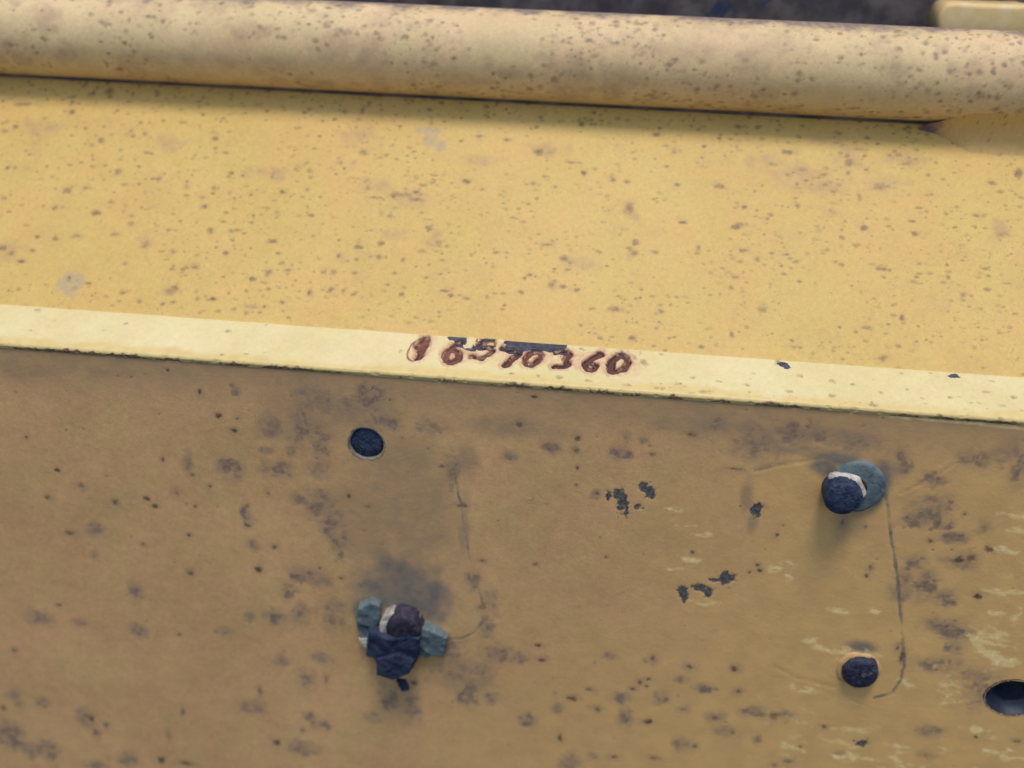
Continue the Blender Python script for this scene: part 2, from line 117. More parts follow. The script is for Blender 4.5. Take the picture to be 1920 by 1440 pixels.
def in_poly(gx, gy, pts):
    r = np.zeros(gx.shape, bool)
    n = len(pts)
    for i in range(n):
        (x1, y1), (x2, y2) = pts[i], pts[(i + 1) % n]
        if y1 == y2: continue
        r ^= ((y1 > gy) != (y2 > gy)) & (gx < (x2 - x1) * (gy - y1) / (y2 - y1) + x1)
    return r

def link(name, me, mat, parent=None):
    o = bpy.data.objects.new(name, me)
    scene.collection.objects.link(o)
    if mat and not me.materials: me.materials.append(mat)
    if parent: o.parent = parent
    return o

def tag(o, label, cat=None, group=None, kind=None):
    o['label'] = label
    if cat: o['category'] = cat
    if group: o['group'] = group
    if kind: o['kind'] = kind
    return o

def empty(name, loc):
    o = bpy.data.objects.new(name, None)
    o.location = Vector(loc) * MM
    o.empty_display_size = 0.01
    scene.collection.objects.link(o)
    return o

def mesh_np(name, co, quads, attrs=None, smooth_shade=True):
    """quads: (n,4) index array; unused points are dropped"""
    used = np.zeros(len(co), bool); used[quads.ravel()] = True
    remap = np.cumsum(used) - 1
    co = co[used]; quads = remap[quads]
    me = bpy.data.meshes.new(name)
    me.vertices.add(len(co)); me.vertices.foreach_set('co', (co * MM).astype(np.float32).ravel())
    n = len(quads)
    me.loops.add(n * 4); me.loops.foreach_set('vertex_index', quads.astype(np.int32).ravel())
    me.polygons.add(n)
    me.polygons.foreach_set('loop_start', np.arange(0, n * 4, 4, dtype=np.int32))
    me.polygons.foreach_set('loop_total', np.full(n, 4, np.int32))
    me.polygons.foreach_set('use_smooth', np.full(n, smooth_shade, bool))
    me.update(calc_edges=True)
    for k, v in (attrs or {}).items():
        a = me.attributes.new(k, 'FLOAT', 'POINT')
        a.data.foreach_set('value', v.ravel()[used].astype(np.float32))
    return me

def grid_quads(nx, nt):
    i, j = np.meshgrid(np.arange(nx - 1), np.arange(nt - 1), indexing='ij')
    a = i * nt + j
    return np.stack([a, a + nt, a + nt + 1, a + 1], -1).reshape(-1, 4)

# ------------------------------------------------------------------ materials
def ramp(nt, src, lo, hi):
    n = nt.nodes.new('ShaderNodeMapRange'); n.interpolation_type = 'SMOOTHSTEP'
    n.inputs[1].default_value = lo; n.inputs[2].default_value = hi
    nt.links.new(src, n.inputs[0]); return n.outputs[0]

def math_node(nt, op, a, b=None):
    n = nt.nodes.new('ShaderNodeMath'); n.operation = op
    for k, v in enumerate((a, b)):
        if v is None: continue
        if isinstance(v, (int, float)): n.inputs[k].default_value = v
        else: nt.links.new(v, n.inputs[k])
    return n.outputs[0]

def mix_col(nt, fac, a, b, mode='MIX'):
    n = nt.nodes.new('ShaderNodeMix'); n.data_type = 'RGBA'; n.blend_type = mode
    for sock, v in ((n.inputs[0], fac), (n.inputs[6], a), (n.inputs[7], b)):
        if isinstance(v, (int, float)): sock.default_value = v
        elif isinstance(v, tuple): sock.default_value = (*v, 1)
        else: nt.links.new(v, sock)
    return n.outputs[2]

def noise_node(nt, coord, scale, detail=4, rough=0.55, dist=0.0):
    n = nt.nodes.new('ShaderNodeTexNoise')
    n.inputs['Scale'].default_value = scale; n.inputs['Detail'].default_value = detail
    n.inputs['Roughness'].default_value = rough; n.inputs['Distortion'].default_value = dist
    nt.links.new(coord, n.inputs['Vector']); return n.outputs[0]

def attr(nt, name):
    n = nt.nodes.new('ShaderNodeAttribute'); n.attribute_name = name; return n.outputs['Fac']

def new_mat(name):
    m = bpy.data.materials.new(name); m.use_nodes = True
    nt = m.node_tree
    co = nt.nodes.new('ShaderNodeTexCoord').outputs['Object']
    return m, nt, nt.nodes['Principled BSDF'], co

def worn_paint(name, tone_a, tone_b, layers, rough=0.55, spec=0.3, grain=0.06, bump=0.25, bump_scale=900):
    """layers: (attribute, colour a, colour b, threshold low, high, noise amount, noise scale)"""
    m, nt, b, co = new_mat(name)
    big = noise_node(nt, co, 22, 5, 0.6)
    col = mix_col(nt, ramp(nt, big, 0.35, 0.68), tone_a, tone_b)
    fine = noise_node(nt, co, 620, 3, 0.6)
    col = mix_col(nt, 1.0, col, mix_col(nt, fine, (1 - grain * 2.2,) * 3, (1 + grain * 2.2,) * 3), 'MULTIPLY')
    mott = noise_node(nt, co, 130, 4, 0.6)
    col = mix_col(nt, 1.0, col, mix_col(nt, mott, (1 - grain * 1.6, 1 - grain * 2.0, 1 - grain * 2.6), (1 + grain * 1.6, 1 + grain * 1.7, 1 + grain * 1.7)), 'MULTIPLY')
    tiny = noise_node(nt, co, 2400, 2, 0.5)
    col = mix_col(nt, 1.0, col, mix_col(nt, tiny, (1 - grain * 2.4,) * 3, (1 + grain * 2.4,) * 3), 'MULTIPLY')
    hue = noise_node(nt, co, 48, 3, 0.6, 0.4)
    col = mix_col(nt, 1.0, col, mix_col(nt, ramp(nt, hue, 0.35, 0.65), (1 - grain * 0.2, 1 + grain * 0.35, 1.0), (1 + grain * 0.3, 1 - grain * 0.25, 1 + grain * 0.3)), 'MULTIPLY')
    for (an, ca, cb, lo, hi, amt, sc) in layers:
        n = noise_node(nt, co, sc, 4, 0.65)
        v = math_node(nt, 'ADD', attr(nt, an), math_node(nt, 'MULTIPLY', math_node(nt, 'SUBTRACT', n, 0.5), amt))
        # noise alone never makes a mark: gate by the mark itself
        v = math_node(nt, 'MULTIPLY', v, ramp(nt, attr(nt, an), 0.02, 0.15))
        f = ramp(nt, v, lo, hi)
        cc = mix_col(nt, ramp(nt, noise_node(nt, co, sc * 1.7, 3), 0.35, 0.65), ca, cb)
        col = mix_col(nt, f, col, cc)
    nt.links.new(col, b.inputs['Base Color'])
    b.inputs['Specular IOR Level'].default_value = spec
    rr = nt.nodes.new('ShaderNodeMapRange'); rr.inputs[3].default_value = rough - 0.1; rr.inputs[4].default_value = rough + 0.15
    nt.links.new(mott, rr.inputs[0]); nt.links.new(rr.outputs[0], b.inputs['Roughness'])
    bp = nt.nodes.new('ShaderNodeBump'); bp.inputs['Strength'].default_value = bump; bp.inputs['Distance'].default_value = 0.0004
    nt.links.new(math_node(nt, 'ADD', noise_node(nt, co, bump_scale, 4, 0.6), math_node(nt, 'MULTIPLY', mott, 0.6)), bp.inputs['Height'])
    nt.links.new(bp.outputs[0], b.inputs['Normal'])
    return m

def lump(name, ca, cb, rough=0.6, spec=0.3, scale=260, metal=0.0, bump=0.5, cc=None):
    m, nt, b, co = new_mat(name)
    n = noise_node(nt, co, scale, 5, 0.65)
    col = mix_col(nt, ramp(nt, n, 0.36, 0.66), ca, cb)
    if cc: col = mix_col(nt, ramp(nt, noise_node(nt, co, scale * 0.6, 4, 0.7, 0.6), 0.56, 0.66), col, cc)
    nt.links.new(col, b.inputs['Base Color'])
    b.inputs['Roughness'].default_value = rough; b.inputs['Metallic'].default_value = metal
    b.inputs['Specular IOR Level'].default_value = spec
    bp = nt.nodes.new('ShaderNodeBump'); bp.inputs['Strength'].default_value = bump; bp.inputs['Distance'].default_value = 0.0006
    nt.links.new(noise_node(nt, co, scale * 2.2, 5, 0.6), bp.inputs['Height']); nt.links.new(bp.outputs[0], b.inputs['Normal'])
    return m

RUST_A, RUST_B = (0.25, 0.165, 0.125), (0.36, 0.23, 0.14)
SPK_A, SPK_B = (0.11, 0.07, 0.045), (0.22, 0.135, 0.065)
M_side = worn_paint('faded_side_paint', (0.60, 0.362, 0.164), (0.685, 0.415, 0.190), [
    ('warm', (0.77, 0.465, 0.175), (0.69, 0.42, 0.162), 0.05, 1.05, 0.7, 60),
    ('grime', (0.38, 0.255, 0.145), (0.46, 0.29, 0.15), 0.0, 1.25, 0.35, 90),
    ('haze', (0.33, 0.225, 0.15), (0.42, 0.27, 0.155), 0.05, 1.0, 0.7, 200),
    ('shadow_smudge', (0.19, 0.165, 0.14), (0.27, 0.21, 0.15), 0.0, 1.1, 0.3, 140),  # dark grey for the shadows painted round the bolts
    ('scuff', (0.98, 0.73, 0.34), (0.86, 0.60, 0.25), 0.12, 1.0, 1.0, 260),
    ('rust', RUST_A, RUST_B, 0.15, 0.95, 1.0, 420),
    ('line', (0.20, 0.16, 0.13), (0.30, 0.22, 0.15), 0.3, 1.0, 1.0, 300),
    ('chip', (0.045, 0.06, 0.08), (0.17, 0.15, 0.12), 0.25, 0.85, 0.9, 500),
    ('speck', SPK_A, SPK_B, 0.22, 0.95, 0.5, 700)], rough=0.58, spec=0.28, grain=0.072, bump=0.22)
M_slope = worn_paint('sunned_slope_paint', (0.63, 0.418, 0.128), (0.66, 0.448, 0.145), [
    ('rust', (0.46, 0.29, 0.145), (0.52, 0.33, 0.14), 0.15, 1.0, 1.0, 260),
    ('grey', (0.50, 0.37, 0.21), (0.44, 0.33, 0.20), 0.2, 1.1, 0.8, 300),
    ('speck', (0.19, 0.12, 0.055), (0.30, 0.19, 0.08), 0.10, 1.1, 0.45, 600)], rough=0.5, spec=0.3)
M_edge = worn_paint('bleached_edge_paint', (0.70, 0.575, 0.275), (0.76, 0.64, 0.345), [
    ('pink', (0.74, 0.50, 0.31), (0.58, 0.34, 0.19), 0.2, 1.05, 0.7, 350),
    ('yellow', (0.72, 0.54, 0.215), (0.66, 0.48, 0.19), 0.2, 1.0, 0.5, 200),
    ('dirt', (0.15, 0.10, 0.065), (0.32, 0.21, 0.10), 0.25, 0.95, 0.9, 450),
    ('speck', (0.16, 0.12, 0.07), (0.34, 0.25, 0.12), 0.3, 0.9, 0.8, 500),
    ('navy', (0.030, 0.034, 0.058), (0.075, 0.075, 0.10), 0.4, 0.6, 0.3, 300),
    ('rust', (0.13, 0.055, 0.042), (0.32, 0.16, 0.085), 0.25, 0.9, 0.6, 500)], rough=0.45, spec=0.4, grain=0.04)
M_digit = worn_paint('stamped_rust', (0.095, 0.036, 0.032), (0.19, 0.078, 0.050), [
    ('navy', (0.030, 0.030, 0.05), (0.06, 0.055, 0.075), 0.3, 0.7, 0.4, 300),
    ('worn', (0.50, 0.30, 0.19), (0.38, 0.20, 0.13), 0.3, 0.9, 0.6, 500)], rough=0.5, spec=0.35, grain=0.12)
M_tube = worn_paint('weathered_rail_paint', (0.69, 0.505, 0.275), (0.76, 0.56, 0.315), [
    ('rust', (0.46, 0.32, 0.20), (0.54, 0.37, 0.21), 0.15, 1.1, 1.0, 220),
    ('grime', (0.24, 0.18, 0.16), (0.34, 0.25, 0.19), 0.2, 1.0, 0.9, 260),
    ('speck', (0.19, 0.13, 0.085), (0.30, 0.20, 0.11), 0.10, 1.1, 0.45, 500)], rough=0.55, spec=0.25)
M_rear = lump('shade_toned_rear_paint', (0.065, 0.055, 0.06), (0.15, 0.12, 0.115), 0.7, 0.2, 90, cc=(0.035, 0.045, 0.085))  # rust grey base darkened to paint in the shade behind the rail
M_bracket = lump('pale_bracket_paint', (0.72, 0.52, 0.22), (0.78, 0.60, 0.33), 0.5, 0.3, 120, cc=(0.60, 0.44, 0.22), bump=0.2)
M_fill = worn_paint('yellow_filler_paint', (0.60, 0.395, 0.14), (0.64, 0.43, 0.16), [
    ('rust', (0.44, 0.28, 0.155), (0.50, 0.33, 0.15), 0.15, 1.0, 1.0, 260),
    ('grime', (0.10, 0.065, 0.11), (0.22, 0.13, 0.14), 0.3, 1.1, 0.9, 260),
    ('speck', (0.19, 0.12, 0.055), (0.30, 0.19, 0.08), 0.10, 1.1, 0.45, 600)], rough=0.55, spec=0.25)
M_steel = lump('blued_bolt_steel', (0.014, 0.026, 0.064), (0.050, 0.068, 0.115), 0.55, 0.35, 420, cc=(0.012, 0.022, 0.055), bump=0.9)
M_stub2 = lump('scratched_stub_steel', (0.016, 0.020, 0.045), (0.045, 0.045, 0.075), 0.5, 0.4, 420, cc=(0.22, 0.19, 0.19), bump=1.0)
M_stub = lump('purple_stub_steel', (0.020, 0.019, 0.045), (0.075, 0.056, 0.08), 0.55, 0.35, 520, cc=(0.03, 0.028, 0.07), bump=1.0)
M_rubber = lump('torn_navy_rubber', (0.020, 0.030, 0.065), (0.045, 0.052, 0.085), 0.75, 0.2, 260, cc=(0.012, 0.030, 0.080))
M_teal = lump('teal_washer_paint', (0.115, 0.155, 0.17), (0.175, 0.215, 0.22), 0.65, 0.25, 300, cc=(0.08, 0.115, 0.14))
M_white = lump('white_primer', (0.62, 0.57, 0.49), (0.36, 0.31, 0.27), 0.6, 0.3, 320, cc=(0.14, 0.12, 0.13))
M_dark = lump('hole_steel', (0.010, 0.018, 0.034), (0.02, 0.034, 0.06), 0.6, 0.3, 200)
M_rim = lump('rim_paint', (0.14, 0.145, 0.15), (0.30, 0.23, 0.15), 0.6, 0.25, 300)
M_bore = lump('hole_countersink', (0.010, 0.018, 0.036), (0.028, 0.036, 0.06), 0.5, 0.35, 200)

# ------------------------------------------------------------------ the frame: side plate
X0, X1 = -262.0, 232.0
frame = empty('machine_frame', (0, 0, 0))
tag(frame, 'yellow painted steel frame, speckled with rust, with serial number stamped on its edge', 'machine frame')

HOLES = [(-47.3, -26.4, 5.9, 1.0), (174.0, -103.9, 9.3, 0.80)]         # clear openings in the side plate
PLATE_Y = 1.0

def side_plate():
    X = np.arange(X0, X1, 0.42); T = np.arange(-205.0, -0.9, 0.42)
    gx, gz = np.meshgrid(X, T, indexing='ij')
    Z = lambda: np.zeros(gx.shape, np.float32)
    speck, rust, chip, scuff, grime, shadow_smudge, line, warm, haze = (Z() for _ in range(9))
    r = np.random.default_rng(3)
    stamp(rust, X, T, [(a, b, c, d, r.uniform(0.45, 1.0)) for a, b, c, d in LOWER_RUST], 0.7, 0.75, 2.6, 5, 0.9, 1.1)
    rust *= 0.25 + 0.95 * smooth(0.38, 0.62, fbm(gx, gz, 2.0, 9, 4))
    stamp(haze, X, T, LOWER_RUST, 0.85, 0.55, 5.0, 25, 0.62, 1.45)
    ls = [(a, b, c * r.uniform(0.75, 1.1), d * r.uniform(0.7, 1.0), r.uniform(0.5, 1.0)) for a, b, c, d in LOWER_SPECKS]
    stamp(speck, X, T, ls, 0.85, 0.75, 1.1, 2)
    stamp(haze, X, T, [(a, b, c, d, 0.5) for a, b, c, d in LOWER_SPECKS], 0.9, 0.5, 2.0, 26, 1.0, 1.9)
    fine = [(r.uniform(X0, X1), r.uniform(-205, 0), q * r.uniform(0.8, 1.6), q, r.uniform(0.2, 0.6)) for q in r.uniform(0.25, 0.7, 900)]
    stamp(speck, X, T, fine, 0.6, 0.4, 0.8, 4)
    # clusters of small pits round the rusted places
    pits = []
    for (u, v, a, b) in LOWER_RUST:
        for k in range(int(2 + a * b * 0.14)):
            q = abs(r.normal(0.55, 0.25)) + 0.2
            pits.append((u + r.normal(0, a * 0.6), v + r.normal(0, b * 0.6), q * 1.2, q, r.uniform(0.3, 0.7)))
    stamp(rust, X, T, pits, 0.5, 0.4, 0.9, 14)
    stamp(chip, X, T, LOWER_CHIPS, 0.45, 0.85, 1.2, 6, 0.95, 1.15)
    stamp(scuff, X, T, LOWER_SCUFFS, 0.7, 0.8, 4.0, 8, 0.85, 1.15)
    scuff *= 0.15 + 1.0 * smooth(0.38, 0.68, fbm(gx * 0.5 + gz * 0.35, gz, 1.8, 17, 4))
    fleck = smooth(0.52, 0.72, fbm(gx * 0.45 + gz * 0.3, gz, 3.0, 63, 4)) * smooth(0.42, 0.62, fbm(gx, gz, 26, 66, 3))
    scuff = np.maximum(scuff, 0.8 * fleck * smooth(55, 150, gx) * smooth(-30, -85, gz))
    stamp(scuff, X, T, [(131, -2.2, 20, 0.7, 0.9), (160, -2.8, 16, 0.7, 0.8), (150, -1.9, 30, 0.5, 0.6)], 0.8, 0.4, 3, 18)
    stamp(grime, X, T, LOWER_GRIME_AND_SHADOW[9:], 0.7, 0.45, 10.0, 12, 0.85)
    stamp(shadow_smudge, X, T, LOWER_GRIME_AND_SHADOW[:9], 0.8, 0.4, 5.0, 13, 1.0)  # first marks: bolt shadows painted into the plate colour, with some oil stain
    # darker band towards the top edge, warmer lighter tone to the lower right
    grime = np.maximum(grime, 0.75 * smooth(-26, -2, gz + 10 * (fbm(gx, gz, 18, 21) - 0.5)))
    warm = smooth(-30, 170, gx - 0.7 * gz - 40 + 90 * (fbm(gx, gz, 30, 24) - 0.5))
    warm = np.maximum(warm, 0.75 * in_poly(gx + 4 * (fbm(gx, gz, 5, 27) - 0.5), gz, [(78, -24), (98, -19), (118, -27), (125, -51), (132, -78), (136, -98), (129, -109), (108, -105), (94, -100), (84, -70)]))
    # footprints of two brackets once bolted here: scratched outlines and a slightly thicker coat outside
    h = 0.12 * (fbm(gx, gz, 9, 30, 4) - 0.5) + 0.05 * (fbm(gx, gz, 2.0, 33, 3) - 0.5)
    for pts, w, a in ((PAD_A, 0.55, 0.75), (PAD_B, 0.7, 0.95), (PAD_C, 0.8, 0.6), (PAD_D, 0.9, 0.7), (PAD_E, 0.7, 0.5)):
        wob = 0.9 * (fbm(gx, gz, 4, 40, 3) - 0.5)
        d = seg_dist(gx + wob, gz + wob, pts)
        line = np.maximum(line, a * smooth(w * 1.8, w * 0.3, d) * (0.35 + 0.9 * vnoise(gx, gz, 5, 44)))
        h = h - 0.07 * smooth(w * 1.6, 0.1, d) + 0.03 * smooth(w * 4, w * 1.5, d)
    h = h - 0.07 * np.clip(rust, 0, 1) - 0.14 * np.clip(chip, 0, 1) - 0.06 * np.clip(speck, 0, 1)
    co = np.stack([gx, PLATE_Y - h, gz], -1).reshape(-1, 3)
    q = grid_quads(len(X), len(T))
    cx = co[q].mean(1)
    keep = np.ones(len(q), bool)
    for (hx, hz, hr, sq) in HOLES: keep &= np.hypot(cx[:, 0] - hx, (cx[:, 2] - hz) / sq) > hr
    me = mesh_np('side_plate', co, q[keep], dict(speck=speck, rust=rust, chip=chip, scuff=scuff, grime=grime, shadow_smudge=shadow_smudge, line=line, warm=warm, haze=haze))
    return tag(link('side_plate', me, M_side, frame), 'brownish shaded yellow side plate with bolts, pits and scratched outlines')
plate = side_plate()

# ------------------------------------------------------------------ its bleached top edge with the stamped number
SA = math.radians(22.0)
EW = 18.30
S_DIR = np.array([0, math.cos(SA), math.sin(SA)]); S_NOR = np.array([0, -math.sin(SA), math.cos(SA)])

def top_edge():
    X = np.concatenate([np.arange(X0, -38, 0.40), np.arange(-38, 42, 0.13), np.arange(42, X1, 0.40)])
    T = np.arange(-1.3, EW - 0.05, 0.135); T = np.append(T, [EW, EW + 0.35, EW + 0.9, EW + 3.0])
    gx, gt = np.meshgrid(X, T, indexing='ij')
    Z = lambda: np.zeros(gx.shape, np.float32)
    speck, pink, yellow, dirt, navy, rust, worn = (Z() for _ in range(7))
    h = 0.10 * (fbm(gx, gt, 14, 3, 3) - 0.5) + 0.05 * (fbm(gx, gt, 1.6, 6, 3) - 0.5)
    owner = np.full(gx.shape, -1, np.int32)
    wob = 1.1 * (fbm(gx, gt, 1.7, 50, 3) - 0.5)
    wob2 = 1.1 * (fbm(gx, gt, 1.5, 55, 3) - 0.5)
    best = np.full(gx.shape, 1e9, np.float32)
    widths = [1.25, 1.05, 0.95, 1.10, 1.00, 1.0, 1.05, 1.15]
    for k, (ch, strokes) in enumerate(DIGITS):
        for s in strokes:
            if len(s) > 3:                                     # round the corners of curved figures
                for _ in range(1 if ch == '7' else 2):
                    p = np.array(s); a = p[:-1] * 0.75 + p[1:] * 0.25; b = p[:-1] * 0.25 + p[1:] * 0.75
                    s = [tuple(p[0])] + [tuple(x) for pr in zip(a, b) for x in pr] + [tuple(p[-1])]
            d = seg_dist(gx + wob, gt + wob2, s) / (widths[k] * (0.75 + 0.5 * vnoise(gx, gt, 2.2, 58)))
            owner = np.where((d < best) & (d < 1.05), k, owner)
            best = np.minimum(best, d)
    h = h - 1.15 * smooth(1.45, 0.4, best) + 0.28 * smooth(2.6, 1.6, best) * smooth(1.1, 1.6, best)
    rust = np.maximum(rust, 0.85 * smooth(1.45, 0.95, best))
    pink = np.maximum(pink, 0.95 * smooth(3.7, 1.2, best + 0.9 * (fbm(gx, gt, 2.0, 59, 3) - 0.5)))
    # the first figure sits in a shallow oval dent
    u0, v0 = -31.2, 11.6
    ov = np.hypot((gx - u0 - 0.22 * (gt - v0)) / 3.6, (gt - v0) / 5.6)
    h = h - 0.55 * smooth(1.05, 0.75, ov)
    rust = np.maximum(rust, 0.75 * smooth(0.14, 0.04, np.abs(ov - 0.98)) * smooth(-29.5, -32.0, gx))
    pink = np.maximum(pink, 0.55 * smooth(1.05, 0.8, ov))
    stamp(pink, X, T, [(19.5, 11.5, 4.5, 4.0, 0.8), (29, 11.5, 4, 5, 0.7), (38, 12, 4, 4, 0.6), (-14, 12.5, 4, 3.0, 0.7), (-4.5, 12, 3.5, 4.0, 0.6), (36, 7, 5, 3, 0.45)], 0.6, 0.6, 2.5, 60)
    n1 = 1.3 * (fbm(gx, gt, 1.6, 70, 3) - 0.5)
    inside = in_poly(gx + n1, gt + n1 * 0.6, NAVY_PATCH)
    for (u, v, a, b) in NAVY_GAPS: inside &= np.hypot((gx - u) / (a * 1.15), (gt - v) / (b * 1.2)) + n1 * 1.5 > 1
    navy = np.where(inside, 1.0, 0.0)
    for (u, v, a, b) in NAVY_GAPS: h = h + 0.45 * smooth(1.2, 0.5, np.hypot((gx - u) / a, (gt - v) / b))
    h = h - 0.12 * navy
    worn = smooth(0.42, 0.66, fbm(gx, gt, 1.5, 77, 3)) * smooth(0.25, 0.85, best)
    stamp(speck, X, T, EDGE_SPECKS, 0.85, 0.9, 1.5, 3, 0.6, 1.0)
    r = np.random.default_rng(5)
    fine = [(r.uniform(X0, X1), r.uniform(0, EW), q * r.uniform(1, 2.2), q, r.uniform(0.2, 0.6)) for q in r.uniform(0.2, 0.55, 420)]
    right = [(r.uniform(40, X1), abs(r.normal(0, 4)), q * r.uniform(1, 3), q, r.uniform(0.4, 0.8)) for q in r.uniform(0.25, 0.6, 160)]
    stamp(speck, X, T, fine + right, 0.85, 0.8, 1.0, 4, 0.75)
    stamp(navy, X, T, [(84.2, 16.6, 1.9, 1.2), (85.2, 15.6, 1.0, 0.9), (136.5, 17.0, 1.5, 1.0)], 0.3, 0.5, 1.0, 31)
    # ragged dirt along the lower lip
    lip = fbm(gx, gt * 0 + 3, 7, 80, 4); lip2 = fbm(gx, gt, 1.7, 83, 3)
    dirt = 0.85 * smooth(-0.35, -1.2, gt + 3.4 * (0.48 - lip) + 2.2 * (0.5 - lip2)) * smooth(0.30, 0.52, lip + 0.5 * (lip2 - 0.5))
    h = h - 0.22 * smooth(0.55, 0.75, lip2) * smooth(1.5, -0.5, gt)
    yellow = smooth(6.5, 1.5, gt + 5 * (fbm(gx, gt, 12, 88) - 0.5)) * 0.8
    # section: flat bevel, rounded lip in front, rounded arris behind
    base = np.zeros((len(T), 3)); nor = np.zeros((len(T), 3))
    rad = 1.3
    ang_end = math.pi / 2 - SA                                  # from the bevel's normal round to facing -y
    for j, t in enumerate(T):
        if t < rad:
            a = min((rad - t) / rad, ang_end)
            c = S_DIR * rad - S_NOR * rad
            d = S_NOR * math.cos(a) - S_DIR * math.sin(a)
            p = c + d * rad; rest = max((rad - t) / rad - ang_end, 0) * rad
            p = p + np.array([0, 0.35 * rest, -rest]) if rest else p
            base[j], nor[j] = p, d
        elif t <= EW:
            base[j], nor[j] = S_DIR * t, S_NOR
        else:
            e = t - EW
            base[j] = S_DIR * (EW + min(e, 0.4)) - S_NOR * max(e - 0.2, 0)
            nor[j] = S_DIR * 0.8 + S_NOR * 0.6
    wav = 0.35 * (fbm(gx, gt * 0, 10, 91, 4) - 0.5) * smooth(EW - 1.5, EW, gt)
    co = base[None, :, :] + nor[None, :, :] * h[:, :, None] - S_DIR[None, None, :] * wav[:, :, None]
    co[:, :, 0] += gx
    co = co.reshape(-1, 3)
    q = grid_quads(len(X), len(T))
    oq = owner.ravel()[q]
    own = np.where((oq == oq[:, :1]).all(1), oq[:, 0], -1)
    A = dict(speck=speck, pink=pink, yellow=yellow, dirt=dirt, navy=navy, rust=rust, worn=worn)
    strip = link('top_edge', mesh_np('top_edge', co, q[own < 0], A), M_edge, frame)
    tag(strip, 'pale bleached top edge of the plate carrying the stamped serial number')
    names = ['figure 1 in an oval dent', 'figure 6 touching the navy patch', 'figure 5', 'figure 7', 'figure 0 below the navy patch', 'figure 3', 'figure 6 as a slanted stroke', 'figure 0 ending the number']
    for k in range(len(DIGITS)):
        sel = q[own == k]
        d = link('stamped_digit', mesh_np('stamped_digit', co, sel, dict(navy=navy, worn=worn)), M_digit, strip)
        d['label'] = 'rust filled stamped ' + names[k]
top_edge()

# ------------------------------------------------------------------ sloped panel behind the edge
M0 = np.array([0, 17.398, 6.327]); MA = math.radians(45.0)
M_DIR = np.array([0, math.cos(MA), math.sin(MA)]); M_NOR = np.array([0, -math.sin(MA), math.cos(MA)])
SLOPE_END = 90.8

def sloped_panel():
    X = np.arange(X0, X1, 0.38); T = np.append(np.arange(-3.0, SLOPE_END, 0.38), [SLOPE_END, SLOPE_END + 0.3, SLOPE_END + 0.4])
    gx, gt = np.meshgrid(X, T, indexing='ij')
    speck, rust, grey = (np.zeros(gx.shape, np.float32) for _ in range(3))
    r = np.random.default_rng(21)
    stamp(speck, X, T, [(a, b, c * r.uniform(0.65, 1.05), d * r.uniform(0.6, 0.95), r.uniform(0.55, 1.0)) for a, b, c, d in SLOPE_SPECKS], 0.9, 0.8, 1.2, 2)
    stamp(rust, X, T, [(a, b, c, d, 0.45) for a, b, c, d in SLOPE_SPECKS], 0.9, 0.6, 2.0, 28, 1.0, 1.8)
    N = 11000
    u = r.uniform(X0, X1, N); v = r.uniform(0, SLOPE_END, N)
    dens = fbm(u, v, 22, 5, 3)
    fine = [(a, b, q * r.uniform(0.9, 1.9), q, r.uniform(0.2, 0.75)) for a, b, d, q in zip(u, v, dens, 0.22 + 0.62 * r.random(N) ** 3.0) if d + 0.22 * (r.random() - 0.5) > 0.46]
    top = [(r.uniform(X0, X1), SLOPE_END - abs(r.normal(0, 7)), q * 1.3, q, r.uniform(0.3, 0.9)) for q in r.uniform(0.3, 0.85, 520)]
    stamp(speck, X, T, fine + top, 0.85, 0.6, 1.0, 4)
    stamp(rust, X, T, SLOPE_RUST, 0.9, 0.8, 4.0, 9, 0.62, 1.25)
    rust = np.maximum(rust, 0.32 * smooth(0.54, 0.75, fbm(gx, gt, 14, 61, 4)))
    stamp(grey, X, T, SLOPE_GREY, 0.4, 0.4, 3.0, 10, 0.8)
    h = 0.25 * (fbm(gx, gt, 40, 3, 3) - 0.5) + 0.04 * (fbm(gx, gt, 2.0, 6, 3) - 0.5) - 0.03 * speck
    h[:, -1] -= 3.0; h[:, -2] -= 0.4
    co = M0 + gt[:, :, None] * M_DIR + h[:, :, None] * M_NOR
    co[:, :, 0] += gx
    me = mesh_np('sloped_panel', co.reshape(-1, 3), grid_quads(len(X), len(T)), dict(speck=speck, rust=rust, grey=grey))
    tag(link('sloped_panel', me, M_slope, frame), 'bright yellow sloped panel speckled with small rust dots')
sloped_panel()

